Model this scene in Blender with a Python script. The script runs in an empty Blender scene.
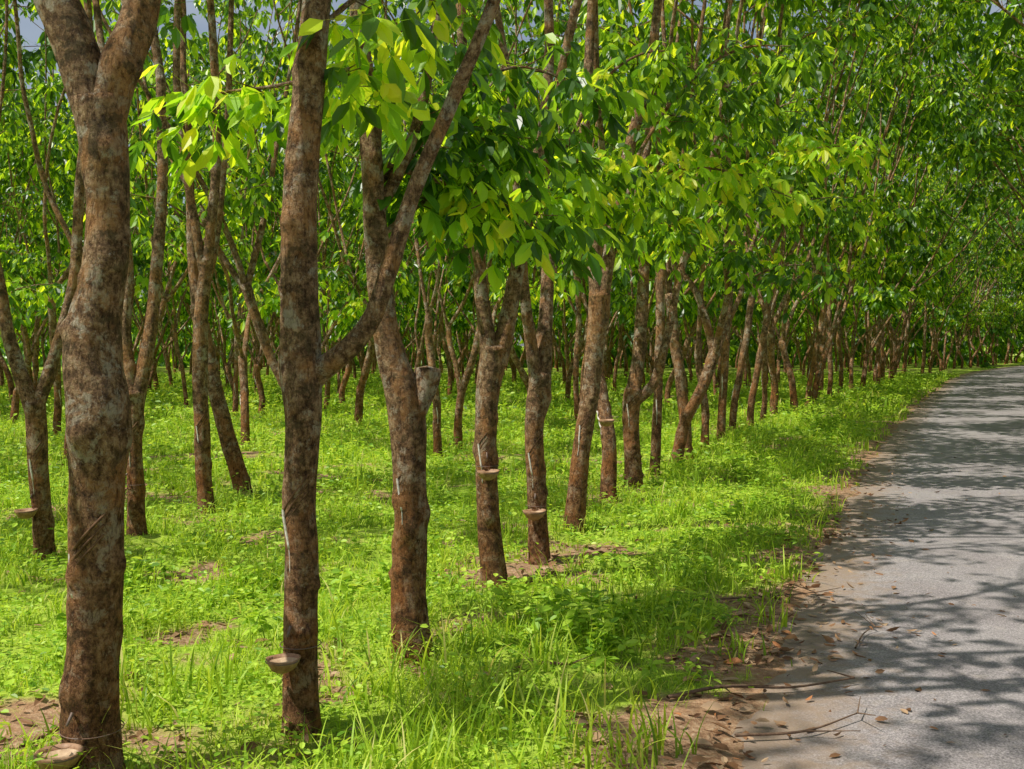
import bpy, math, numpy as np
from mathutils import Vector
R=np.random.default_rng
scene=bpy.context.scene

# ------------------------------------------------------------------ helpers
def norm(v):
    v=np.asarray(v,float); return v/(np.linalg.norm(v,axis=-1,keepdims=True)+1e-9)
def n2(x,y,seed,freq,k=9):
    r=R(seed); s=0
    for i in range(k):
        a=r.uniform(0,2*math.pi); f=freq*r.uniform(.5,1.9); p=r.uniform(0,6.28)
        s=s+np.sin((np.cos(a)*x+np.sin(a)*y)*f*6.283+p+1.3*np.sin((np.sin(a)*x-np.cos(a)*y)*f*3.1+p*2))
    return s/math.sqrt(k/2.0)/1.6
class MB:
    def __init__(s): s.V=[];s.n=0;s.F=[]
    def add(s,V,faces,mat=0,smooth=False):
        V=np.asarray(V,float).reshape(-1,3)
        for f in faces: s.F.append((np.asarray(f,dtype=np.int64)+s.n,mat,smooth))
        s.V.append(V); s.n+=len(V)
    def build(s,name,mats,origin=(0,0,0)):
        me=bpy.data.meshes.new(name)
        V=np.concatenate(s.V)-np.asarray(origin)
        me.vertices.add(len(V)); me.vertices.foreach_set('co',V.astype(np.float32).ravel())
        L=np.concatenate([f.ravel() for f,_,_ in s.F])
        cnt=np.concatenate([np.full(len(f),f.shape[1]) for f,_,_ in s.F])
        mi=np.concatenate([np.full(len(f),m) for f,m,_ in s.F])
        sm=np.concatenate([np.full(len(f),q,dtype=bool) for f,_,q in s.F])
        me.loops.add(len(L)); me.loops.foreach_set('vertex_index',L.astype(np.int32))
        me.polygons.add(len(cnt))
        st=np.concatenate([[0],np.cumsum(cnt)[:-1]])
        me.polygons.foreach_set('loop_start',st.astype(np.int32))
        me.polygons.foreach_set('material_index',mi.astype(np.int32))
        me.polygons.foreach_set('use_smooth',sm)
        for m in mats: me.materials.append(m)
        me.update(calc_edges=True); me.validate()
        return me
def obj(name,me,loc=(0,0,0),rot=0,scale=1,coll=None):
    o=bpy.data.objects.new(name,me); o.location=loc; o.rotation_euler=(0,0,rot)
    o.scale=(scale,)*3 if not hasattr(scale,'__len__') else scale
    (coll or scene.collection).objects.link(o); return o

# ------------------------------------------------------------------ materials
def mat_new(name):
    m=bpy.data.materials.new(name); m.use_nodes=True; nt=m.node_tree; nt.nodes.clear()
    out=nt.nodes.new('ShaderNodeOutputMaterial'); return m,nt,out
def N(nt,t,**k):
    n=nt.nodes.new(t)
    for a,b in k.items(): setattr(n,a,b)
    return n
def ramp(nt,fac,stops):
    r=nt.nodes.new('ShaderNodeValToRGB'); e=r.color_ramp.elements
    while len(e)<len(stops): e.new(.5)
    for el,(p,c) in zip(e,stops): el.position=p; el.color=(*c,1)
    nt.links.new(fac,r.inputs[0]); return r
def mixc(nt,f,a,b,bt='MIX'):
    m=nt.nodes.new('ShaderNodeMix'); m.data_type='RGBA'; m.blend_type=bt
    for s,v in ((m.inputs[0],f),(m.inputs[6],a),(m.inputs[7],b)):
        if hasattr(v,'is_linked'): nt.links.new(v,s)
        else: s.default_value=v if not hasattr(v,'__len__') else (*v,1)
    return m.outputs[2]
def noise(nt,vec,scale,detail=4,rough=.55,dist=0):
    n=nt.nodes.new('ShaderNodeTexNoise'); n.inputs['Scale'].default_value=scale
    n.inputs['Detail'].default_value=detail; n.inputs['Roughness'].default_value=rough
    n.inputs['Distortion'].default_value=dist
    if vec is not None: nt.links.new(vec,n.inputs['Vector'])
    return n.outputs['Fac']
def mapr(nt,v,a,b,c=0,d=1):
    m=nt.nodes.new('ShaderNodeMapRange'); m.inputs[1].default_value=a; m.inputs[2].default_value=b
    m.inputs[3].default_value=c; m.inputs[4].default_value=d; nt.links.new(v,m.inputs[0]); return m.outputs[0]

def leaf_mat(name,stops,trans,tfac=.4,rough=.42,spec=.45,tree=False):
    m,nt,out=mat_new(name)
    g=N(nt,'ShaderNodeNewGeometry')
    r=ramp(nt,g.outputs['Random Per Island'],stops)
    col=r.outputs[0]
    if tree:
        oi=N(nt,'ShaderNodeObjectInfo')
        col=mixc(nt,mapr(nt,oi.outputs['Random'],0,1,0,.8),col,mixc(nt,1.0,col,(1.7,1.35,1.1),'MULTIPLY'))
    p=N(nt,'ShaderNodeBsdfPrincipled'); p.inputs['Roughness'].default_value=rough
    p.inputs['Specular IOR Level'].default_value=spec
    nt.links.new(col,p.inputs['Base Color'])
    t=N(nt,'ShaderNodeBsdfTranslucent')
    nt.links.new(mixc(nt,1.0,col,trans,'MULTIPLY'),t.inputs['Color'])
    mx=N(nt,'ShaderNodeMixShader'); mx.inputs[0].default_value=tfac
    nt.links.new(p.outputs[0],mx.inputs[1]); nt.links.new(t.outputs[0],mx.inputs[2])
    nt.links.new(mx.outputs[0],out.inputs[0]); return m
M_leaf=leaf_mat('rubber_leaf',[(0,(.022,.068,.010)),(.5,(.05,.14,.013)),(.75,(.13,.29,.02)),(1,(.34,.52,.03))],(3.6,2.9,1.3),.44,.36,.5,tree=True)
M_young=leaf_mat('young_leaf',[(0,(.26,.50,.02)),(.6,(.46,.66,.03)),(1,(.76,.72,.05))],(1.6,1.5,1.0),.55)
M_grass=leaf_mat('grass_blade',[(0,(.15,.28,.02)),(.5,(.36,.55,.035)),(.92,(.56,.72,.07)),(1,(.66,.58,.24))],(1.6,1.4,1.0),.42,.5,.3)
M_weed=leaf_mat('weed_leaf',[(0,(.13,.28,.02)),(.5,(.34,.56,.04)),(1,(.56,.74,.09))],(1.7,1.4,1.0),.40,.45,.4)
M_dead=leaf_mat('dead_leaf',[(0,(.12,.055,.025)),(.5,(.30,.16,.08)),(.9,(.46,.32,.20)),(1,(.48,.19,.07))],(1,1,1),.12,.6,.2)

def bark_mat():
    m,nt,out=mat_new('rubber_bark')
    tc=N(nt,'ShaderNodeTexCoord'); oi=N(nt,'ShaderNodeObjectInfo')
    off=N(nt,'ShaderNodeVectorMath',operation='ADD')
    sc=N(nt,'ShaderNodeVectorMath',operation='SCALE'); sc.inputs[0].default_value=(13,7,3)
    nt.links.new(oi.outputs['Random'],sc.inputs['Scale'])
    nt.links.new(tc.outputs['Object'],off.inputs[0]); nt.links.new(sc.outputs[0],off.inputs[1])
    v=off.outputs[0]
    mp=N(nt,'ShaderNodeMapping'); mp.inputs['Scale'].default_value=(1,1,.4); nt.links.new(v,mp.inputs[0])
    fine=noise(nt,mp.outputs[0],60,5,.75,.6)
    med=noise(nt,v,19,6,.80)
    big=noise(nt,v,8.5,6,.75,.3)
    b2=noise(nt,v,3.7,4,.68)
    base=ramp(nt,med,[(.35,(.065,.036,.020)),(.45,(.21,.12,.065)),(.54,(.42,.26,.145)),(.66,(.66,.47,.30))]).outputs[0]
    base=mixc(nt,mapr(nt,big,.53,.59,0,.75),base,(.60,.53,.42))        # pale lichen
    base=mixc(nt,mapr(nt,b2,.50,.60,0,.6),base,(.56,.27,.10))         # rusty patches
    base=mixc(nt,mapr(nt,big,.45,.40,0,.7),base,(.10,.075,.038))      # dark algae
    sep=N(nt,'ShaderNodeSeparateXYZ'); nt.links.new(tc.outputs['Object'],sep.inputs[0])
    dark=ramp(nt,fine,[(.36,(.22,.16,.12)),(.51,(1,1,1))]).outputs[0]
    base=mixc(nt,.85,base,dark,'MULTIPLY')
    low=mapr(nt,sep.outputs[2],.3,1.6,1,0)
    base=mixc(nt,low,base,mixc(nt,.8,base,(.72,.50,.34),'MULTIPLY'))
    p=N(nt,'ShaderNodeBsdfPrincipled'); p.inputs['Roughness'].default_value=.85; p.inputs['Specular IOR Level'].default_value=.2
    nt.links.new(base,p.inputs['Base Color'])
    ad=N(nt,'ShaderNodeMath',operation='ADD'); nt.links.new(fine,ad.inputs[0]); nt.links.new(med,ad.inputs[1])
    b=N(nt,'ShaderNodeBump'); b.inputs['Strength'].default_value=1.; b.inputs['Distance'].default_value=.035
    nt.links.new(ad.outputs[0],b.inputs['Height']); nt.links.new(b.outputs[0],p.inputs['Normal'])
    nt.links.new(p.outputs[0],out.inputs[0]); return m
M_bark=bark_mat()
def simple(name,c,rough=.6,spec=.4,nsc=None,c2=None):
    m,nt,out=mat_new(name); p=N(nt,'ShaderNodeBsdfPrincipled'); p.inputs['Roughness'].default_value=rough
    p.inputs['Specular IOR Level'].default_value=spec; p.inputs['Base Color'].default_value=(*c,1)
    if nsc:
        tc=N(nt,'ShaderNodeTexCoord'); nz=noise(nt,tc.outputs['Object'],nsc,5,.65)
        nt.links.new(mixc(nt,mapr(nt,nz,.35,.65),c,c2),p.inputs['Base Color'])
        b=N(nt,'ShaderNodeBump'); b.inputs['Strength'].default_value=.4; b.inputs['Distance'].default_value=.004
        nt.links.new(nz,b.inputs['Height']); nt.links.new(b.outputs[0],p.inputs['Normal'])
    nt.links.new(p.outputs[0],out.inputs[0]); return m
M_latex=simple('latex',(.78,.75,.70),.4,.5,60,(.5,.43,.35))
M_scar=simple('tapping_cut',(.07,.036,.02),.8,.2,40,(.20,.11,.06))
M_cup=simple('cup_shell',(.24,.12,.06),.55,.4,30,(.42,.25,.14))
M_cupin=simple('cup_latex',(.55,.40,.26),.5,.4,25,(.32,.20,.11))
M_wire=simple('wire',(.12,.10,.09),.5,.5,50,(.2,.1,.06))
M_twig=simple('dry_twig',(.22,.14,.09),.85,.2,30,(.10,.06,.04))

# ------------------------------------------------------------------ lie of the land
W=5.6
def x_edge(y):
    y=np.asarray(y,float); return .99+.48*(y-4.33)-2.16*(.982-np.exp(-(y-4)/18.0))+.0028*np.clip(y-52,0,200)**2
def x_row(y):
    y=np.asarray(y,float); return x_edge(y)-(3.3-1.4*np.exp(-(y-4)/8.0))
def sdist(x,y):
    d=x_edge(y)-x; return np.maximum(d,-(d+W))
def gheight(x,y):
    x=np.asarray(x,float); y=np.asarray(y,float)
    dd=sdist(x,y)
    near=np.clip((70-y)/50,0,1)
    h=np.clip(.13*dd,-.06,.035)+n2(x,y,3,1.7)*.010+n2(x,y,4,5.)*.004
    s=np.clip((dd-.4)/2,0,1); h=h+s*(n2(x,y,5,.22)*.035+n2(x,y,6,.9)*.015)
    return h*near+(1-near)*np.clip(.13*dd,-.06,.0)
def grassmask(x,y):
    dd=sdist(x,y)
    a=dd-(.04+.24*n2(x,y,11,.55)+.14*n2(x,y,12,2.5)+.26*np.clip((8.5-y)/3.5,0,1))
    e=np.clip(a*1.8,0,1)
    rowd=np.abs(x-x_row(y))
    rowbare=.5*np.exp(-(rowd/.5)**2)*np.clip((18-y)/12,0,1)
    b=.5+.65*n2(x,y,13,.38)+.40*n2(x,y,14,1.4)+.58
    return e*np.clip(b-rowbare,0.08,1)

ds=np.concatenate([-np.geomspace(400,8,26),np.linspace(-7.6,-.7,26),np.arange(-.66,2.2,.045),
                   np.arange(2.25,9,.12),np.geomspace(9.2,450,60)])
ys=np.concatenate([np.linspace(-60,0,14),np.arange(.6,3,.3),np.arange(3,11,.055),np.arange(11,24,.13),np.geomspace(24.2,70,70),np.geomspace(74,200,24)])
D,Y=np.meshgrid(ds,ys); yc=np.clip(Y,-25,None)
X=x_edge(yc)-D; Z=gheight(X,Y)
def gridfaces(ny,nx,flip=False):
    i=np.arange(ny-1)[:,None]*nx+np.arange(nx-1)[None]; i=i.ravel()
    f=np.stack([i,i+1,i+nx+1,i+nx],1); return f[:,::-1] if flip else f
mb=MB(); mb.add(np.stack([X,Y,Z],-1),[gridfaces(len(ys),len(ds),True)],0,True)
m,nt,out=mat_new('soil_and_moss')
g=N(nt,'ShaderNodeNewGeometry'); at=N(nt,'ShaderNodeAttribute',attribute_name='cover')
pz=g.outputs['Position']
s1=noise(nt,pz,2.3,5,.6); s2=noise(nt,pz,28,4,.7); s3=noise(nt,pz,.7,3,.6)
soil=ramp(nt,s2,[(.3,(.14,.07,.038)),(.5,(.33,.20,.115)),(.7,(.52,.38,.25))]).outputs[0]
soil=mixc(nt,mapr(nt,s1,.45,.62,0,.5),soil,(.44,.25,.14))
grn=ramp(nt,s2,[(.3,(.10,.17,.018)),(.5,(.27,.41,.035)),(.7,(.46,.60,.07))]).outputs[0]
grn=mixc(nt,mapr(nt,s3,.4,.6,0,.5),grn,(.40,.47,.08))
ad=N(nt,'ShaderNodeMath',operation='ADD'); nt.links.new(at.outputs['Fac'],ad.inputs[0]); nt.links.new(mapr(nt,s1,.3,.7,-.4,.4),ad.inputs[1])
col=mixc(nt,mapr(nt,ad.outputs[0],.3,.8),soil,grn)
p=N(nt,'ShaderNodeBsdfPrincipled'); p.inputs['Roughness'].default_value=.95; p.inputs['Specular IOR Level'].default_value=.15
nt.links.new(col,p.inputs['Base Color'])
b=N(nt,'ShaderNodeBump'); b.inputs['Strength'].default_value=.8; b.inputs['Distance'].default_value=.03
nt.links.new(s2,b.inputs['Height']); nt.links.new(b.outputs[0],p.inputs['Normal']); nt.links.new(p.outputs[0],out.inputs[0])
me=mb.build('ground',[m]); at=me.attributes.new('cover','FLOAT','POINT')
cv=grassmask(X,Y); at.data.foreach_set('value',cv.astype(np.float32).ravel())
obj('ground',me)
mb=MB(); gx=np.linspace(-1500,1500,9); gy=np.linspace(-1500,1800,9); GX,GY=np.meshgrid(gx,gy)
mb.add(np.stack([GX,GY,GX*0-.35],-1),[gridfaces(9,9)],0,True)
me=mb.build('terrain',[m]); at=me.attributes.new('cover','FLOAT','POINT'); at.data.foreach_set('value',np.full(81,.9,np.float32))
obj('terrain',me)

# road
rd=np.concatenate([np.arange(-.35,.6,.06),np.linspace(.6,W+.35,22)])
ry=np.concatenate([np.linspace(-40,2.5,30),np.arange(2.6,14,.12),np.geomspace(14.2,190,110)])
D2,Y2=np.meshgrid(rd,ry); X2=x_edge(np.clip(Y2,-25,None))+D2
Z2=.004+.03*(1-((D2-W/2)/(W/2+.35))**2)*.6+n2(X2,Y2,8,.5)*.003
mb=MB(); mb.add(np.stack([X2,Y2,Z2],-1),[gridfaces(len(ry),len(rd))],0,True)
m,nt,out=mat_new('old_asphalt')
g=N(nt,'ShaderNodeNewGeometry'); pz=g.outputs['Position']; at=N(nt,'ShaderNodeAttribute',attribute_name='edge')
a1=noise(nt,pz,110,3,.8); a2=noise(nt,pz,1.1,5,.65,.5); a3=noise(nt,pz,6,5,.7)
vo=N(nt,'ShaderNodeTexVoronoi'); vo.inputs['Scale'].default_value=80; nt.links.new(pz,vo.inputs['Vector'])
c=ramp(nt,a1,[(.32,(.14,.125,.125)),(.5,(.30,.275,.275)),(.68,(.52,.48,.475))]).outputs[0]
c=mixc(nt,.55,c,ramp(nt,vo.outputs['Color'],[(0,(.5,.5,.5)),(1,(1.45,1.4,1.4))]).outputs[0],'MULTIPLY')
c=mixc(nt,mapr(nt,a2,.42,.66,0,.6),c,mixc(nt,1.0,c,(.74,.70,.70),'MULTIPLY'))
c=mixc(nt,mapr(nt,a3,.56,.72,0,.45),c,(.44,.37,.31))
e=N(nt,'ShaderNodeMath',operation='ADD'); nt.links.new(at.outputs['Fac'],e.inputs[0]); nt.links.new(mapr(nt,a3,.3,.7,-.3,.3),e.inputs[1])
c=mixc(nt,mapr(nt,e.outputs[0],.08,.6,.8,0),c,(.30,.21,.14))
p=N(nt,'ShaderNodeBsdfPrincipled'); p.inputs['Roughness'].default_value=.85; p.inputs['Specular IOR Level'].default_value=.3
nt.links.new(c,p.inputs['Base Color']); b=N(nt,'ShaderNodeBump'); b.inputs['Strength'].default_value=.7; b.inputs['Distance'].default_value=.006
nt.links.new(a1,b.inputs['Height']); nt.links.new(b.outputs[0],p.inputs['Normal']); nt.links.new(p.outputs[0],out.inputs[0])
me=mb.build('road',[m]); at=me.attributes.new('edge','FLOAT','POINT')
at.data.foreach_set('value',np.minimum(D2,W-D2).astype(np.float32).ravel())
obj('road',me)

# ------------------------------------------------------------------ leaves
def leaflets(mb,P,Dv,L,Wd,rng,mat,fold=.18,droop=.2,upv=None):
    n=len(P); Dv=norm(Dv); up=np.tile([0,0,1.],(n,1))+rng.normal(0,.35,(n,3)) if upv is None else upv
    S=norm(np.cross(Dv,up)); U=np.cross(S,Dv)
    L=np.asarray(L).reshape(-1,1)*np.ones((n,1)); Wd=np.asarray(Wd).reshape(-1,1)*np.ones((n,1))
    def pt(t,s): return P+Dv*L*t+S*Wd*s+U*(abs(s)*Wd*fold*2-droop*L*t*t)
    V=np.stack([pt(0,0),pt(.33,.46),pt(.70,.42),pt(1,0),pt(.70,-.42),pt(.33,-.46)],1)
    i=np.arange(n)[:,None]*6
    mb.add(V,[np.concatenate([i+np.array([[0,1,2,3]]),i+np.array([[0,3,4,5]])])],mat,False)
def cluster_template(seed,nleaf):
    rng=R(seed); mb=MB()
    az=rng.uniform(0,6.28)+np.arange(nleaf)*2.4; el=rng.uniform(-.7,.7,nleaf)
    d=np.stack([np.cos(az)*np.cos(el),np.sin(az)*np.cos(el),np.sin(el)],1)
    pl=rng.uniform(.10,.24,nleaf)[:,None]; st=rng.uniform(-.12,.06,nleaf)
    o=np.stack([0*st,0*st,st],1); e=o+d*pl-np.array([0,0,.04])
    side=norm(np.cross(d,[0,0,1.]))*.003
    i=np.arange(nleaf)[:,None]*4
    mb.add(np.stack([o-side,o+side,e+side*.7,e-side*.7],1),[i+np.array([[0,1,2,3]])],0)
    sd=norm(np.cross(d,[0,0,1.]))
    for k in (-1,0,1):
        dv=norm(d*[1,1,.4])*.8+sd*k*.9+np.array([0,0,-.95])+rng.normal(0,.25,(nleaf,3))
        l=rng.uniform(.12,.19,nleaf)*(1.08 if k==0 else .95)
        leaflets(mb,e,dv,l,l*rng.uniform(.38,.48,nleaf),rng,0,.10,.16)
    return mb
TPL=[cluster_template(100+i,n) for i,n in enumerate((7,8,9,6,8,10))]
TV=[np.concatenate(t.V) for t in TPL]; TF=[[f for f,_,_ in t.F] for t in TPL]
def stamp(mb,clusters,rng,mat=1):
    if not len(clusters): return
    C=np.array(clusters); idx=rng.integers(0,len(TV),len(C))
    for k in range(len(TV)):
        c=C[idx==k]
        if not len(c): continue
        a=rng.uniform(0,6.28,len(c)); ca,sa=np.cos(a)[:,None],np.sin(a)[:,None]
        T=TV[k][None]*c[:,3][:,None,None]
        t1=rng.normal(0,.3,len(c))[:,None]
        x=T[:,:,0]*ca-T[:,:,1]*sa; y=T[:,:,0]*sa+T[:,:,1]*ca; z=T[:,:,2]+x*t1
        V=np.stack([x+c[:,0,None],y+c[:,1,None],z+c[:,2,None]],-1)
        o=(np.arange(len(c))*len(TV[k]))[:,None,None]
        mb.add(V.reshape(-1,3),[(f[None]+o).reshape(-1,f.shape[1]) for f in TF[k]],mat)

# ------------------------------------------------------------------ trunks and limbs
def catmull(P,step):
    P=np.asarray(P,float); n=len(P)
    if n<3: 
        k=max(2,int(np.linalg.norm(P[1,:3]-P[0,:3])/step)+1); t=np.linspace(0,1,k)[:,None]; return P[0]*(1-t)+P[1]*t
    Q=np.vstack([2*P[0]-P[1],P,2*P[-1]-P[-2]]); o=[]
    for i in range(n-1):
        a,b,c,d=Q[i:i+4]; k=max(1,int(round(np.linalg.norm(c[:3]-b[:3])/step)))
        t=(np.arange(k)/k)[:,None]
        o.append(.5*((2*b)+(-a+c)*t+(2*a-5*b+4*c-d)*t*t+(-a+3*b-3*c+d)*t**3))
    o.append(P[-1:]); return np.vstack(o)
def tube(mb,P,nseg,step,rng,bump=0.,mat=0,flare=0.,knobs=0,cap=True,crook=0.):
    Q=catmull(P,step); C=Q[:,:3].copy(); r=np.maximum(Q[:,3],.002)
    s=np.concatenate([[0],np.cumsum(np.linalg.norm(np.diff(C,axis=0),axis=1))])
    if crook>0:
        ph=rng.uniform(0,6.28,4); k=np.minimum(s/.4,1)
        C[:,0]+=k*r*crook*(np.sin(3.1*s+ph[0])+.8*np.sin(7.7*s+ph[1])); C[:,1]+=k*r*crook*1.2*np.sin(3.9*s+ph[2])
    T=norm(np.gradient(C,axis=0)); ref=norm(np.array([.25,-1,.12]))
    U=norm(ref-(T@ref)[:,None]*T); Vv=np.cross(T,U)
    th=np.arange(nseg)/nseg*2*math.pi; S,TH=np.meshgrid(s,th,indexing='ij')
    f=np.ones_like(S)
    if bump>0:
        p=rng.uniform(0,6.28,12)
        f+=bump*(.5*np.sin(2*TH+p[0]+2.1*S)+.45*np.sin(3*TH+p[1]-3.7*S+p[2])+.35*np.sin(7.3*S+p[3]+1.2*np.sin(TH+p[4]))
                 +.35*np.sin(5*TH+p[5]+9*S)+.22*np.sin(17*S+p[6]+2*np.sin(2*TH+p[7]))+.3*np.sin(8*TH+p[8]+21*S)*np.sin(13*S)+.15*np.sin(7*TH+p[9])*np.sin(31*S+p[10]))
        for _ in range(knobs):
            s0=rng.uniform(.2,max(.3,s[-1])); t0=rng.uniform(0,6.28); a=rng.uniform(.08,.30); w=rng.uniform(.02,.07)
            dt=np.abs((TH-t0+math.pi)%(2*math.pi)-math.pi)*r[:,None]
            f+=a*np.exp(-((S-s0)**2+dt**2)/w**2)
    if flare>0:
        f+=flare*np.exp(-S/.10)*(1+.45*np.sin(4*TH+rng.uniform(0,6))+.3*np.sin(7*TH))
    rr=r[:,None]*f
    V=C[:,None]+rr[...,None]*(np.cos(TH)[...,None]*U[:,None]+np.sin(TH)[...,None]*Vv[:,None])
    n=len(C); i=np.arange(n-1)[:,None]*nseg; j=np.arange(nseg)[None]; j2=(j+1)%nseg
    q=np.stack([i+j,i+j2,i+nseg+j2,i+nseg+j],-1).reshape(-1,4)
    Vf=V.reshape(-1,3)
    if cap:
        Vf=np.vstack([Vf,C[-1]+T[-1]*r[-1]*.25]); b=(n-1)*nseg; j=np.arange(nseg)
        mb.add(Vf,[q,np.stack([b+j,b+(j+1)%nseg,np.full(nseg,n*nseg)],1)],mat,True)
    else: mb.add(Vf,[q],mat,True)
    return np.hstack([C,r[:,None]])
def path(rng,p,d,L,r0,r1,n,up,wob):
    P=[[*p,r0]]; p=np.array(p,float); d=norm(d)
    for i in range(n):
        d=norm(d+np.array([0,0,up])+rng.normal(0,wob,3)); p=p+d*L/n
        P.append([*p,r0+(r1-r0)*(i+1)/n])
    return np.array(P),d
def grow(mb,rng,p,d,L,r,lvl,cl,cfg):
    if lvl==0:
        P,_=path(rng,p,d,L,r,r*.35,6,.10,.10); tube(mb,P,8,.22,rng,.05)
        for k in range(cfg['n1']):
            t=rng.uniform(.22,1) if k else 1
            i=min(int(t*6),5); f=t*6-i; q=P[i]*(1-f)+P[i+1]*f
            a=rng.uniform(0,6.28); dd=norm([math.cos(a),math.sin(a),rng.uniform(.1,1.1)])
            grow(mb,rng,q[:3],dd,rng.uniform(1.0,2.0)*cfg['spread'],max(q[3]*.55,.012),1,cl,cfg)
    elif lvl==1:
        P,_=path(rng,p,d,L,r,.006,4,.05,.16); tube(mb,P,5,.3,rng)
        for k in range(cfg['n2']):
            t=rng.uniform(.3,1) if k else 1; i=min(int(t*4),3); f=t*4-i; q=P[i]*(1-f)+P[i+1]*f
            if k==0: cl.append((*q[:3],rng.uniform(.9,1.2)*cfg.get('ls',1))); continue
            a=rng.uniform(0,6.28); dd=norm([math.cos(a),math.sin(a),rng.uniform(-.3,.8)])
            e=q[:3]+dd*rng.uniform(.25,.65); tube(mb,np.array([[*q[:3],.006],[*e,.003]]),3,1,rng,cap=False)
            cl.append((*e,rng.uniform(.85,1.2)*cfg.get('ls',1)))
def leafy_branch(mb,rng,P,r,ncl,cl,young,yf=0.,spread=.3,t0=.25,sc=1.):
    P=np.array([[*p,r*(1-.8*i/(len(P)-1))] for i,p in enumerate(P)]); Q=tube(mb,P,6,.1,rng,.05)
    for k in range(ncl):
        t=t0+(1-t0)*(k+rng.uniform(0,1))/ncl; q=Q[min(int(t*(len(Q)-1)),len(Q)-1),:3]
        a=rng.uniform(0,6.28); dd=np.array([math.cos(a),math.sin(a),rng.uniform(-.7,.6)])
        e=q+dd*rng.uniform(.06,spread); tube(mb,np.array([[*q,.005],[*e,.003]]),3,1,rng,cap=False)
        (young if rng.random()<yf*(1.4 if e[2]>q[2] else .6) else cl).append((*e,rng.uniform(.75,1.1)*sc))
def latex_line(mb,Q,z0,z1,a0,a1,mat,r=.006,off=1.02):
    zs=np.linspace(z0,z1,9); an=np.linspace(a0,a1,9); P=[]
    for z,a in zip(zs,an):
        i=np.argmin(abs(Q[:,2]-z)); c=Q[i]; a=math.radians(a)
        P.append([c[0]+math.cos(a)*c[3]*off,c[1]+math.sin(a)*c[3]*off,z,r])
    tube(mb,np.array(P),6,.02,R(1),mat=mat)
MATS=[M_bark,M_leaf,M_young,M_latex,M_scar,M_wire]
def tapping(mb,Q,z,a):
    """sloping tapping cuts and the latex run below them"""
    for i in range(3): latex_line(mb,Q,z+.20-.04*i,z+.03-.04*i,a+85,a-5,4,.0065-.001*i,.975)
    latex_line(mb,Q,z+.04,z-.13,a-4,a+12,3,.008,1.01)
    latex_line(mb,Q,z-.13,z-.24,a+12,a+14,3,.003,1.02)

def hero(seed,base,trunk,limbs,leafy=(),n1=3,latex=None,topL=4.2,knobs=7,nseg=28,rs=.92,crook=.05):
    rng=R(seed); mb=MB(); cl=[];yg=[]; y0=base[1]
    def P3(L,w,ystart=0.,ydir=0.):
        o=[];y=y0+ystart
        for i,(x,z,r) in enumerate(L):
            o.append([x,y,z,r*rs]); y+=rng.normal(0,w)+ydir
        return np.array(o)
    T=P3(trunk,.012); T[0,2]-=.06
    Q=tube(mb,T,nseg,.025,rng,.055,flare=.22,knobs=knobs,crook=crook)
    for L in limbs:
        grows=True
        if L[0]=='stub': L=L[1:]; grows=False
        yd=rng.uniform(-.05,.08)
        P=P3(L,.01,T[-1,1]-y0,yd)
        tube(mb,P,18,.035,rng,.045,knobs=4)
        if grows:
            d=norm(P[-1,:3]-P[-2,:3]); grow(mb,rng,P[-1,:3],d+[0,0,.5],topL,P[-1,3],0,cl,dict(n1=n1,n2=3,spread=1.0))
    for lb in leafy: leafy_branch(mb,rng,*lb[:3],cl,yg,*lb[3:])
    if latex: tapping(mb,Q,*latex)
    stamp(mb,cl,rng,1); stamp(mb,yg,rng,2)
    me=mb.build('rubber_tree',MATS,(base[0],base[1],0))
    return obj('rubber_tree',me,(base[0],base[1],float(gheight(base[0],base[1]))))

# A
hero(1,(-1.70,4.17),[(-1.70,-.02,.114),(-1.683,.34,.106),(-1.675,.74,.102),(-1.66,1.135,.110),(-1.655,1.40,.124),(-1.675,1.6,.116),(-1.668,1.76,.110),(-1.624,1.97,.092),(-1.604,2.25,.088),(-1.612,2.5,.096),(-1.63,2.68,.105)],
 [[(-1.64,2.58,.085),(-1.715,2.86,.086),(-1.81,3.12,.08),(-1.9,3.5,.072)],[(-1.62,2.58,.085),(-1.56,2.82,.08),(-1.50,3.0,.075),(-1.46,3.3,.07)],['stub',(-1.70,1.70,.07),(-1.765,1.745,.055),(-1.79,1.77,.035)]],
 latex=(.84,222),knobs=16,rs=.97)
# B
hero(2,(-.943,4.67),[(-.943,0,.088),(-.952,.39,.082),(-.935,.79,.080),(-.955,1.06,.080),(-.925,1.416,.085),(-.935,1.60,.097),(-.94,1.75,.094),(-.943,1.906,.088),(-.943,2.17,.083),(-.93,2.48,.077),(-.90,2.84,.073),(-.854,3.285,.066)],
 [[(-.854,3.27,.064),(-.84,3.6,.06)],[(-.92,1.575,.07),(-.84,1.64,.06),(-.721,1.728,.052),(-.61,1.87,.046),(-.52,2.128,.041),(-.41,2.44,.036),(-.254,2.796,.032),(-.098,3.15,.028),(.03,3.5,.025)]],
 leafy=[([(-.88,4.67,2.9),(-.78,5.0,3.02),(-.6,5.2,2.98)],.012,7,0.7,.2),
        ([(-.9,4.67,3.1),(-.6,4.9,3.4),(-.3,5.3,3.35)],.012,6,0.5,.25)],
 latex=(.98,226),knobs=12,rs=.94)
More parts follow.
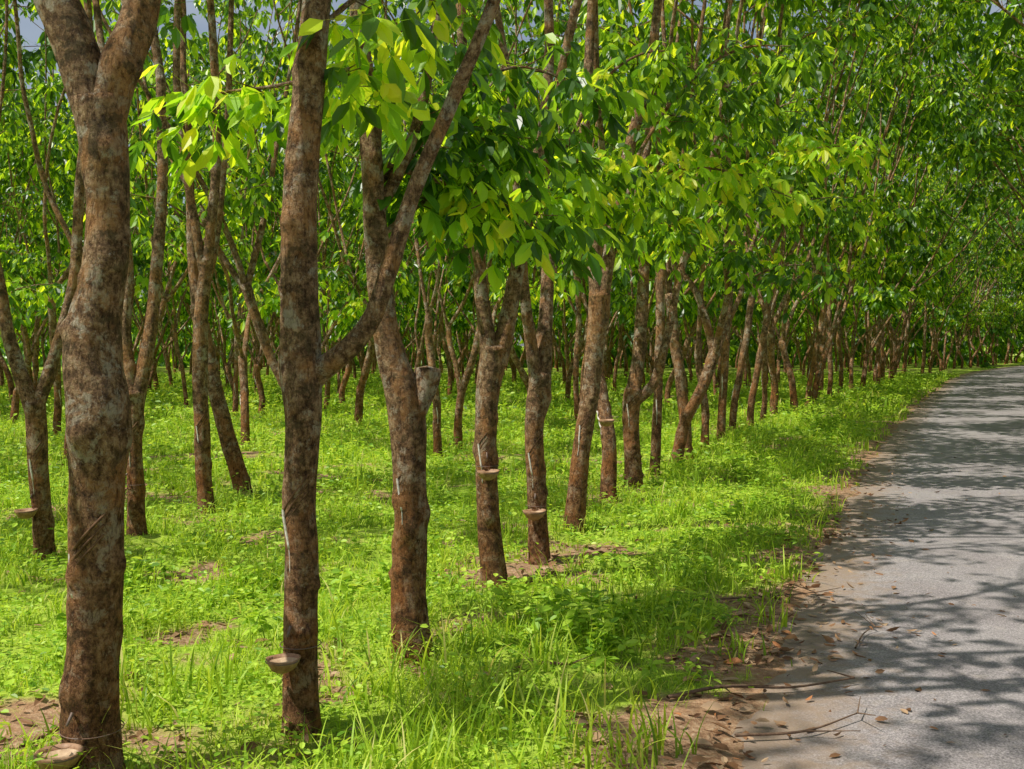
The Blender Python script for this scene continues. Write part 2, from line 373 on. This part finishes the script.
# C
hero(3,(-.545,5.69),[(-.542,0,.115),(-.562,.37,.104),(-.553,.80,.100),(-.56,1.15,.106),(-.595,1.42,.108),(-.65,1.64,.088),(-.688,1.85,.075),(-.726,2.21,.067),(-.743,2.64,.062),(-.78,3.08,.056),(-.824,3.457,.05)],
 [[(-.82,3.45,.05),(-.83,3.8,.046)],['stub',(-.55,1.30,.078),(-.475,1.46,.066),(-.462,1.58,.064)],[(-.735,2.4,.04),(-.62,2.62,.036),(-.50,2.95,.032),(-.42,3.4,.028)]],
 leafy=[([(-.80,5.69,3.2),(-1.3,5.8,3.12),(-1.65,5.9,3.1),(-1.95,6.0,2.98)],.014,9,1.,.2,.35),
  ([(-.74,5.69,2.55),(-.5,6.0,2.85),(-.2,6.3,3.0),(.1,6.6,2.92)],.02,18,.10,.42),
  ([(-.75,5.69,2.7),(-.42,5.9,2.62),(-.1,6.1,2.55),(.15,6.3,2.4)],.018,15,.25,.34),
  ([(-.62,5.69,2.62),(-.3,5.95,3.1),(0,6.1,3.3),(.3,6.3,3.3)],.018,15,.10,.42),
  ([(-.70,5.69,2.3),(-.45,6.2,2.6),(-.3,6.7,2.8),(-.1,7.2,2.9)],.018,13,.0,.4)],knobs=12,
  latex=(.95,235))
# D
hero(4,(-.121,7.5),[(-.121,0,.100),(-.171,.50,.089),(-.193,.93,.085),(-.171,1.36,.093),(-.135,1.60,.108),(-.125,1.72,.105)],
 [[(-.15,1.58,.075),(-.21,2.03,.056),(-.243,2.43,.047),(-.30,2.93,.042),(-.336,3.5,.04)],[(-.10,1.58,.08),(-.02,1.96,.068),(.057,2.36,.056),(.129,2.785,.047),(.236,3.36,.043),(.271,3.86,.04)]],
 leafy=[([(.13,7.5,2.8),(.5,7.9,3.1),(.9,8.3,3.12),(1.35,8.5,2.95)],.018,15,.3,.32),
        ([(.1,7.5,2.5),(.25,7.6,2.75),(.5,7.7,2.8)],.012,6,.6,.3),
        ([(-.3,7.5,3.0),(-.5,7.6,3.4),(-.9,7.8,3.6)],.014,7,.4,.3)],
 latex=(.98,235))
# E
hero(5,(.22,8.24),[(.22,0,.094),(.196,.53,.082),(.18,1.08,.085),(.21,1.42,.096),(.215,1.5,.096)],
 [[(.20,1.38,.062),(.141,1.79,.050),(.10,2.1,.044),(.05,2.8,.04),(.0,3.6,.035)],[(.23,1.38,.076),(.26,1.79,.066),(.283,2.26,.057),(.30,2.65,.05),(.26,3.28,.047),(.377,3.83,.043)]],
 leafy=[([(.3,8.24,3.0),(.7,8.5,3.8),(1.1,8.8,4.15),(1.5,9,4.2)],.02,16,.2,.4),
        ([(.28,8.24,2.6),(.6,8.6,2.9),(.9,8.8,2.75)],.014,9,.2,.3)],
 latex=(.85,235))
# F
hero(6,(.562,9.67),[(.562,0,.105),(.626,.6,.092),(.718,1.243,.092),(.774,1.8,.10),(.80,2.2,.108)],
 [[(.81,2.1,.08),(.93,2.75,.066),(1.087,3.55,.058),(1.27,4.19,.05)],[(.79,2.1,.08),(.737,2.8,.067),(.672,3.55,.058),(.718,4.375,.05)]],
 leafy=[([(.92,9.67,2.81),(1.4,9.8,3.3),(2.0,10,3.38),(2.65,10,3.12)],.022,22,.8,.36),
        ([(.95,9.67,2.9),(1.3,9.7,2.9),(1.7,9.8,2.75)],.016,9,.2,.3),
        ([(1.0,9.67,3.2),(1.5,9.8,4.0),(2.1,10,4.5),(2.8,10.2,4.6)],.022,20,.05,.45)],
 latex=(.95,235))
# H (pale leaning limb)
hero(7,(1.472,12.67),[(1.472,0,.115),(1.448,.724,.105),(1.452,1.086,.12),(1.47,1.2,.11)],
 [[(1.46,1.1,.10),(1.545,1.69,.088),(1.605,2.776,.075),(1.545,3.5,.065),(1.66,4.2,.056)],[(1.50,1.05,.075),(1.726,1.30,.064),(1.883,1.93,.053),(2.03,2.655,.047),(2.27,3.5,.04)]],
 leafy=[([(2.03,12.67,2.65),(2.6,12.5,3.55),(3.3,12.2,3.95),(4.25,12,4.0)],.022,24,.9,.42),
        ([(2.2,12.67,3.3),(2.6,12.6,4.4),(3.2,12.4,5.2),(4.1,12.2,5.5)],.025,24,.1,.5)],nseg=20,
 latex=(.98,235))
# second row, individually shaped
hero(8,(-3.737,8.35),[(-3.737,0,.085),(-3.77,.677,.080),(-3.79,1.233,.088)],
 [[(-3.79,1.15,.07),(-3.975,1.71,.056),(-4.07,2.267,.05),(-4.23,2.9,.045)],[(-3.78,1.15,.062),(-3.633,1.71,.05),(-3.53,2.267,.045),(-3.5,3.06,.041),(-3.434,3.7,.036)]],nseg=20,latex=(.75,245))
hero(9,(-3.3,9.19),[(-3.3,0,.085),(-3.316,.744,.078),(-3.30,1.269,.09)],
 [[(-3.31,1.18,.065),(-3.386,1.75,.055),(-3.36,2.3,.05),(-3.45,3.2,.042)],[(-3.29,1.18,.076),(-3.185,1.794,.064),(-3.124,2.58,.056),(-3.1,3.19,.05),(-3.13,4.07,.045)]],nseg=20,latex=(.85,245))
hero(10,(-3.16,10.8),[(-3.16,0,.09),(-3.2,1.0,.083),(-3.2,1.8,.082),(-3.12,2.6,.07)],
 [[(-3.12,2.5,.06),(-3.0,3.6,.05),(-3.0,4.5,.045)],[(-3.14,2.4,.055),(-3.3,3.4,.045),(-3.4,4.4,.04)]],nseg=18,latex=(.85,245))
hero(11,(-3.01,11.85),[(-3.01,0,.11),(-3.27,.90,.10),(-3.45,1.69,.092),(-3.56,2.2,.086)],
 [[(-3.55,2.1,.072),(-3.635,2.82,.06),(-3.69,4.29,.045)],[(-3.55,2.1,.062),(-3.35,2.9,.05),(-3.2,4.2,.04)]],nseg=18)

# ------------------------------------------------------------------ generic rubber trees
def generic(seed,low,n1=3,n2=4,ls=1.,rscale=1.,seg=14):
    rng=R(seed); mb=MB(); cl=[];yg=[]
    fz=rng.uniform(1.0,2.6); ln=rng.normal(0,.20,2); r=rng.uniform(.056,.082)*rscale
    T=np.array([[0,0,-.08,r*1.15],[ln[0]*.2,ln[1]*.2,fz*.35,r],[ln[0],ln[1],fz*.75,r*1.0],[ln[0]*1.3,ln[1]*1.3,fz,r*1.1]])
    Q=tube(mb,T,seg,.07,rng,.055,flare=.25,knobs=6,crook=.14)
    nl=rng.integers(2,4); a0=rng.uniform(0,6.28)
    for i in range(nl):
        a=a0+i*6.28/nl+rng.normal(0,.4); tilt=rng.uniform(.12,.6)
        d=np.array([math.cos(a)*tilt,math.sin(a)*tilt,1])
        P,dd=path(rng,T[-1,:3]-[0,0,.08],d,rng.uniform(2.0,3.6),r*rng.uniform(.48,.76),r*.38,5,.04,.12)
        tube(mb,P,max(8,seg-4),.1,rng,.05,knobs=3,crook=.12)
        if rng.random()<low:
            for _ in range(2):
                q=P[rng.integers(2,5),:3]; b=rng.uniform(0,6.28); v=np.array([math.cos(b),math.sin(b),.25])
                leafy_branch(mb,rng,[q,q+v*.6+[0,0,.2],q+v*1.3+[0,0,.1]],.016,8,cl,yg,.15,.4,.25,ls)
        grow(mb,rng,P[-1,:3],dd,rng.uniform(3.8,6.0),P[-1,3],0,cl,dict(n1=n1+(nl==2),n2=n2,spread=1.05,ls=ls))
    tapping(mb,Q,.80,rng.uniform(190,300))
    stamp(mb,cl,rng,1); stamp(mb,yg,rng,2)
    return mb.build('rubber_tree',MATS)
GEN=[generic(200+i,.7 if i%2==0 else .2,ls=1.08) for i in range(10)]
ROAD=[generic(260+i,1.,6,5,1.15,1.0) for i in range(4)]          # bushier roadside crowns
FAR=[generic(300+i,.6 if i%2==0 else .2,4,3,1.9,1.,8) for i in range(7)]
rng=R(77)
def place(x,y,coll=None,s=None,lib=None,lean=0.):
    s=s or rng.uniform(.88,1.15); lib=lib or (FAR if y>26 else GEN)
    o=obj('rubber_tree',lib[rng.integers(0,len(lib))],(x,y,float(gheight(x,y))),0,(s,s,s*rng.uniform(.95,1.2)),coll)
    o.rotation_mode='ZYX'; o.rotation_euler=(rng.normal(0,.03),lean+rng.normal(0,.03),rng.uniform(0,6.28)); return o
for x,y in [(1.05,11.27),(1.88,13.8),(2.32,14.9),(2.66,15.9),(3.18,17.2),(3.7,18.6),(4.2,20.0),(4.9,21.6),(5.6,23.4),(6.3,25.2),(7.4,27.4)]:
    place(x,y,s=rng.uniform(1.02,1.18),lib=ROAD if rng.random()<.5 else GEN,lean=rng.uniform(-.03,.10) if y>14 else 0)
far=bpy.data.collections.new('distant_rubber_trees')
def row(k,y0,y1,step,lib=None,s=None,lean=0.):
    y=y0
    while y<y1:
        yy=y+rng.normal(0,.35); x=float(x_row(yy))-4.2*k+rng.normal(0,.35)
        if x>-.56*max(yy,0)-6 and x<95:
            L=lib if (lib and rng.random()<.6) else None
            place(x,yy,far if yy>38 else None,s,L,lean)
        y+=step*rng.uniform(.8,1.2)
row(0,29.5,150,2.1,ROAD,1.22,.08); row(0,-7,.8,2.6)
row(1,13.2,130,2.1); row(1,-5,3.6,2.6)
for k in range(2,8): row(k,2,112,2.3)
for k in range(8,16): row(k,10,112,2.7)
# other side of the road: tall trees reaching over it
y=-9
while y<150:
    yy=y+rng.normal(0,.3); x=float(x_edge(yy))+W+1.3+rng.normal(0,.25)
    tall=yy>18
    place(x,yy,far if yy>38 else None,s=rng.uniform(1.35,1.6) if tall else rng.uniform(1.1,1.3),lib=ROAD if tall else GEN,lean=-(rng.uniform(.16,.32) if tall else rng.uniform(.0,.14)))
    if yy<120 and yy>8: place(x+4.3,yy+1.0,far,lib=FAR,s=1.4,lean=-.08)
    y+=2.5 if y>15 else 3.1
e=bpy.data.objects.new('distant_rubber_trees',None); e.instance_type='COLLECTION'; e.instance_collection=far; scene.collection.objects.link(e)

# background thicket
mb=MB(); rg=R(5); n=2600
yy=rg.uniform(80,125,n); xx=rg.uniform(-75,105,n); 
zz=np.abs(rg.normal(0,1,n))*4.2+.2
k=sdist(xx,yy)>1.5
stamp(mb,np.stack([xx[k],yy[k],zz[k],rg.uniform(4,7,k.sum())],1),rg,0)
obj('background_thicket',mb.build('background_thicket',[M_leaf]))

# ------------------------------------------------------------------ grass
def blades(mb,x,y,h,w,lean,rng,K=2,mat=0):
    n=len(x); z=gheight(x,y)-.01; az=rng.uniform(0,6.28,n); c,s=np.cos(az),np.sin(az)
    b2=az+rng.uniform(-.6,.6,n); dc,dsn=-np.sin(b2),np.cos(b2)
    L=[]
    for i in range(K):
        t=i/K; ww=w*(1-t**1.6*.8)*.5; ox=x+c*lean*h*t*t; oy=y+s*lean*h*t*t; oz=z+h*(t-.38*lean*t*t)
        L+= [np.stack([ox-dc*ww,oy-dsn*ww,oz],1),np.stack([ox+dc*ww,oy+dsn*ww,oz],1)]
    L.append(np.stack([x+c*lean*h,y+s*lean*h,z+h*(1-.38*lean)],1))
    V=np.stack(L,1); m=2*K+1; i=np.arange(n)[:,None]*m
    q=[i+np.array([[2*k,2*k+1,2*k+3,2*k+2]]) for k in range(K-1)]
    f=[np.concatenate(q)] if q else []
    mb.add(V,f+[i+np.array([[2*K-2,2*K-1,2*K]])],mat)
def scatter(rng,y0,y1,dens,right=False,pw=1.):
    tot=(y1-y0)*(1.15*y1+4); n=int(tot*dens); y=rng.uniform(y0,y1,n); lo=-.56*y-1.0
    if right: x=x_edge(y)+W+rng.uniform(0,7,n)
    else:
        x=lo+rng.uniform(0,1,n)*(1.15*y1+4); k=x<x_edge(y); x,y=x[k],y[k]
    k=rng.random(len(x))<grassmask(x,y)**pw; return x[k],y[k]
rg=R(9); mb=MB()
def hmod(x,y): return np.clip(.75+.65*n2(x,y,31,.7)+.25*n2(x,y,32,2.2),.3,2.)
x,y=scatter(rg,2.8,6.5,1700); n=len(x)
blades(mb,x,y,np.clip(rg.gamma(4,.026,n)*hmod(x,y),.02,.35),rg.uniform(.004,.010,n),rg.uniform(.2,1.2,n),rg,3)
x,y=scatter(rg,6.5,12,900); n=len(x)
blades(mb,x,y,np.clip(rg.gamma(4,.030,n)*hmod(x,y),.02,.35),rg.uniform(.007,.014,n),rg.uniform(.2,1.2,n),rg,2)
x,y=scatter(rg,12,24,260); n=len(x)
blades(mb,x,y,np.clip(rg.gamma(4,.036,n)*hmod(x,y),.03,.4),rg.uniform(.014,.028,n),rg.uniform(.2,1.1,n),rg,2)
x,y=scatter(rg,24,60,38); n=len(x)
blades(mb,x,y,np.clip(rg.gamma(4,.045,n),.05,.4),rg.uniform(.04,.07,n),rg.uniform(.2,1.1,n),rg,2)
x,y=scatter(rg,3,30,100,right=True); n=len(x)
blades(mb,x,y,np.clip(rg.gamma(4,.034,n),.03,.35),rg.uniform(.012,.02,n),rg.uniform(.2,1.1,n),rg,2)
# tall tufts
ct=[(.05,4.6,.38),(.28,4.9,.34),(.45,4.35,.30),(-.35,5.2,.42),(-.15,4.9,.34),(.15,5.5,.36),(.62,5.0,.26),(-.45,4.6,.30),(.0,4.2,.30),(.35,4.15,.32),(.62,4.4,.26),(-.1,5.9,.32),(.7,6.6,.3),(-.7,5.1,.28),(-.2,4.3,.34),(.2,4.4,.40),(.5,5.6,.3),(-.25,5.5,.38),(-.6,5.5,.3),(.1,5.1,.36),(-.05,4.5,.36),(.4,4.7,.3)]
rr=R(12)
for _ in range(170):
    yy=3.8+20*rr.random()**1.4; ct.append((float(x_edge(yy))-rr.uniform(.2,3.2),yy,rr.uniform(.16,.36)))
for _ in range(80):
    yy=rr.uniform(5,20); ct.append((float(x_row(yy))-rr.uniform(.5,6),yy,rr.uniform(.12,.28)))
for cx,cy,h in ct:
    n=int(rr.uniform(9,26)); x=cx+rr.normal(0,.08,n); y=cy+rr.normal(0,.08,n)
    blades(mb,x,y,h*rr.uniform(.5,1.15,n),rr.uniform(.008,.018,n),rr.uniform(.2,1.0,n),rr,5)
obj('grass',mb.build('grass',[M_grass]))
# broad-leaf ground cover
mb=MB()
for y0,y1,dn,sz,pw in ((2.8,7,800,.034,1.),(7,13,400,.047,1.),(13,26,130,.074,1.),(26,60,25,.14,1.)):
    x,y=scatter(rg,y0,y1,dn,pw=pw); k=n2(x,y,41,.5)>-.55; x,y=x[k],y[k]; n=len(x)
    z=gheight(x,y)+rg.gamma(3,.024,n)*(sz/.035)**.5*hmod(x,y)+.01; a=rg.uniform(0,6.28,n)
    l=sz*rg.uniform(.6,1.5,n)
    leaflets(mb,np.stack([x,y,z],1),np.stack([np.cos(a),np.sin(a),rg.uniform(-.3,.5,n)],1),l,l*rg.uniform(.45,.75,n),rg,0,.12,.2)
obj('ground_cover_weeds',mb.build('ground_cover_weeds',[M_weed]))
def weed(cx,cy,h,nst,sd,sprd=.16):
    r=R(sd); mb=MB(); z0=float(gheight(cx,cy))
    for i in range(nst):
        a=r.uniform(0,6.28); sp=r.uniform(.05,.5); L=h*r.uniform(.45,1.15)
        P,_=path(r,(cx+r.normal(0,sprd),cy+r.normal(0,sprd),z0-.01),np.array([math.cos(a)*sp,math.sin(a)*sp,1]),L,.004,.0015,5,-.02,.10)
        tube(mb,P,4,.06,r)
        n=int(9+L*26); t=r.uniform(.3,1,n)*5; k=np.minimum(t.astype(int),4); f=(t-k)[:,None]; q=(P[k]*(1-f)+P[k+1]*f)[:,:3]
        b=r.uniform(0,6.28,n); l=r.uniform(.04,.09,n)
        leaflets(mb,q,np.stack([np.cos(b),np.sin(b),r.uniform(-.3,.7,n)],1),l,l*.55,r,0,.1,.25)
    obj('weed_plant',mb.build('weed_plant',[M_weed],(cx,cy,z0)),(cx,cy,z0))
for i,(a,b,h,s) in enumerate([(.36,6.0,.38,16),(.62,6.3,.28,11),(.16,6.3,.28,10),(.5,5.6,.2,8),(2.2,10.5,.25,10),(1.6,8.6,.2,9),(5.8,19.5,.55,20),(-1.9,7.2,.2,10),(-2.7,7.6,.22,10),(-.9,7.4,.2,9),(-2.4,5.9,.2,10),(1.3,7.6,.2,8),(2.9,13,.3,12),(-1.3,6.2,.18,9)]): weed(a,b,h,s,500+i)

# ------------------------------------------------------------------ leaf litter and sticks
mb=MB(); rg=R(21)
def litter(x,y,s,lift=.012):
    n=len(x); a=rg.uniform(0,6.28,n); dd=sdist(x,y)
    z=np.maximum(gheight(x,y),np.where(dd<0.3,.012,-1))+lift*rg.uniform(.5,1.6,n); l=s*rg.uniform(.4,1.35,n)
    leaflets(mb,np.stack([x,y,z],1),np.stack([np.cos(a),np.sin(a),rg.normal(0,.25,n)],1),l,l*rg.uniform(.3,.5,n),rg,0,.2*rg.choice([-1,1]),rg.uniform(-.3,.3))
for q in range(30):                                     # loose drifts
    cy=rg.uniform(3.6,11); cx=float(x_edge(cy))-rg.normal(.15,.28); n=int(rg.uniform(5,26))
    litter(cx+rg.normal(0,.16,n),cy+rg.normal(0,.22,n),.07)
y=rg.uniform(3,14,190); litter(x_edge(y)-rg.normal(.1,.4,190),y,.065)
y=rg.uniform(10,32,140); litter(x_edge(y)-rg.normal(.0,.3,140),y,.08)
y=rg.uniform(3,18,170); litter(x_edge(y)+rg.gamma(1.2,.55,170),y,.055,.006)
y=rg.uniform(3,15,4200); x=-.56*y-.5+rg.random(4200)*(x_edge(y)+.56*y+.5); k=grassmask(x,y)<rg.uniform(.1,.95,4200); litter(x[k],y[k],.09,.02)
obj('leaf_litter',mb.build('leaf_litter',[M_dead]))
def stick(pts,r,sd,forks=3):
    rr=R(sd); mb=MB(); c=np.mean(pts,axis=0); P=[]
    for i,(a,b) in enumerate(pts): P.append([a,b,max(float(gheight(a,b)),.025)+r*.8+rr.uniform(0,.02),r*(1-.6*i/(len(pts)-1))])
    P=np.array(P); tube(mb,P,7,.05,rr,.04)
    for _ in range(forks):
        q=P[rr.integers(1,len(P))]; a=rr.uniform(0,6.28); L=rr.uniform(.1,.3)
        tube(mb,np.array([[*q[:3],r*.5],[q[0]+math.cos(a)*L,q[1]+math.sin(a)*L,q[2]+rr.uniform(0,.05),r*.2]]),5,.05,rr)
    obj('fallen_stick',mb.build('fallen_stick',[M_twig],(c[0],c[1],0)),(c[0],c[1],0))
stick([(.75,5.0),(1.05,5.15),(1.4,5.2),(1.75,5.3)],.011,1)
stick([(.98,4.55),(1.3,4.6),(1.6,4.8)],.008,2)
stick([(1.95,5.9),(2.1,6.2),(2.2,6.3)],.006,3,2)
stick([(1.2,6.9),(1.7,7.0),(2.1,7.2)],.008,5)
stick([(-.1,5.3),(.1,5.5),(.3,5.45)],.009,6)
stick([(1.9,9.3),(2.5,9.4),(2.9,9.9)],.01,7)

# ------------------------------------------------------------------ latex cups
def cup(x,y,z,r,tx,ty,tr,seed):
    rr=R(seed); mb=MB(); n=28; prof=[(.0,-.72),(.35,-.70),(.68,-.50),(.9,-.16),(1.0,.12),(.94,.13),(.84,-.08),(.62,-.2),(0,-.22)]
    th=np.arange(n)/n*6.2832; V=[]
    for i,(a,b) in enumerate(prof):
        wv=1+.05*np.sin(3*th+1)+.03*np.sin(5*th)
        V.append(np.stack([np.cos(th)*a*r*wv,np.sin(th)*a*r*wv,np.full(n,b*r)+(.05*r*np.sin(2*th)*(a>.8))],1))
    V=np.concatenate(V); j=np.arange(n); j2=(j+1)%n
    qo=np.concatenate([np.stack([i*n+j,i*n+j2,(i+1)*n+j2,(i+1)*n+j],1) for i in range(0,6)])
    qi=np.concatenate([np.stack([i*n+j,i*n+j2,(i+1)*n+j2,(i+1)*n+j],1) for i in range(6,8)])
    mb.add(V,[qo],0,True); mb.add(V,[qi],1,True)
    ring=[[math.cos(t)*r*.95,math.sin(t)*r*.95,-.02*r,.0025] for t in np.linspace(0,6.2832,25)]
    tube(mb,np.array(ring),5,.02,rr,mat=2)
    dx,dy=tx-x,ty-y; w=[[math.cos(t)*(tr+.006)+dx,math.sin(t)*(tr+.006)+dy,.03,.0025] for t in np.linspace(0,6.2832,30)]
    tube(mb,np.array(w),5,.02,rr,mat=2)
    d=norm([dx,dy,0]); s=d*(math.hypot(dx,dy)-tr)
    tube(mb,np.array([[s[0],s[1],.13,.008],[s[0]*.6,s[1]*.6,.09,.006]]),6,.02,rr,mat=2)
    obj('latex_cup',mb.build('latex_cup',[M_cup,M_cupin,M_wire]),(x,y,z))
cup(-1.745,3.975,.18,.088,-1.69,4.17,.115,1)
cup(-1.0,4.52,.38,.075,-.95,4.67,.085,2)
cup(-.17,7.34,.86,.08,-.19,7.5,.09,3)
cup(.17,8.09,.46,.09,.2,8.24,.085,4)
cup(-3.82,8.2,.45,.085,-3.76,8.35,.085,5)
cup(1.0,11.10,.95,.085,1.05,11.27,.09,6)
cup(-3.42,9.02,.5,.085,-3.31,9.19,.085,7)

# ------------------------------------------------------------------ light, sky, camera
el=math.radians(58); az=math.atan2(-.92,-.34)
S=Vector((math.sin(az)*math.cos(el),math.cos(az)*math.cos(el),math.sin(el)))
l=bpy.data.lights.new('sun','SUN'); l.energy=5.0; l.angle=math.radians(.5); l.color=(1,.96,.86)
o=bpy.data.objects.new('sun',l); o.rotation_euler=S.to_track_quat('Z','Y').to_euler(); o.location=(0,0,30); scene.collection.objects.link(o)
w=bpy.data.worlds.new('World'); scene.world=w; w.use_nodes=True; nt=w.node_tree
sk=nt.nodes.new('ShaderNodeTexSky'); sk.sky_type='NISHITA'; sk.sun_disc=False; sk.sun_elevation=el; sk.sun_rotation=az
sk.dust_density=2.0; sk.air_density=1.0; sk.ozone_density=.6
tc=nt.nodes.new('ShaderNodeTexCoord'); cn=noise(nt,tc.outputs['Generated'],2.2,5,.6,.4)
bg=nt.nodes['Background']; nt.links.new(mixc(nt,mapr(nt,cn,.42,.62,.10,.55),sk.outputs[0],(5.4,5.7,6.0)),bg.inputs[0]); bg.inputs[1].default_value=.10
c=bpy.data.cameras.new('camera'); c.lens=36.9; c.sensor_width=36; c.clip_end=4000; c.clip_start=.05
co=bpy.data.objects.new('camera',c); co.location=(0,0,1.75); co.rotation_euler=(math.radians(90-2.15),0,0)
scene.collection.objects.link(co); scene.camera=co
scene.view_settings.view_transform='Standard'; scene.view_settings.look='None'; scene.view_settings.exposure=0
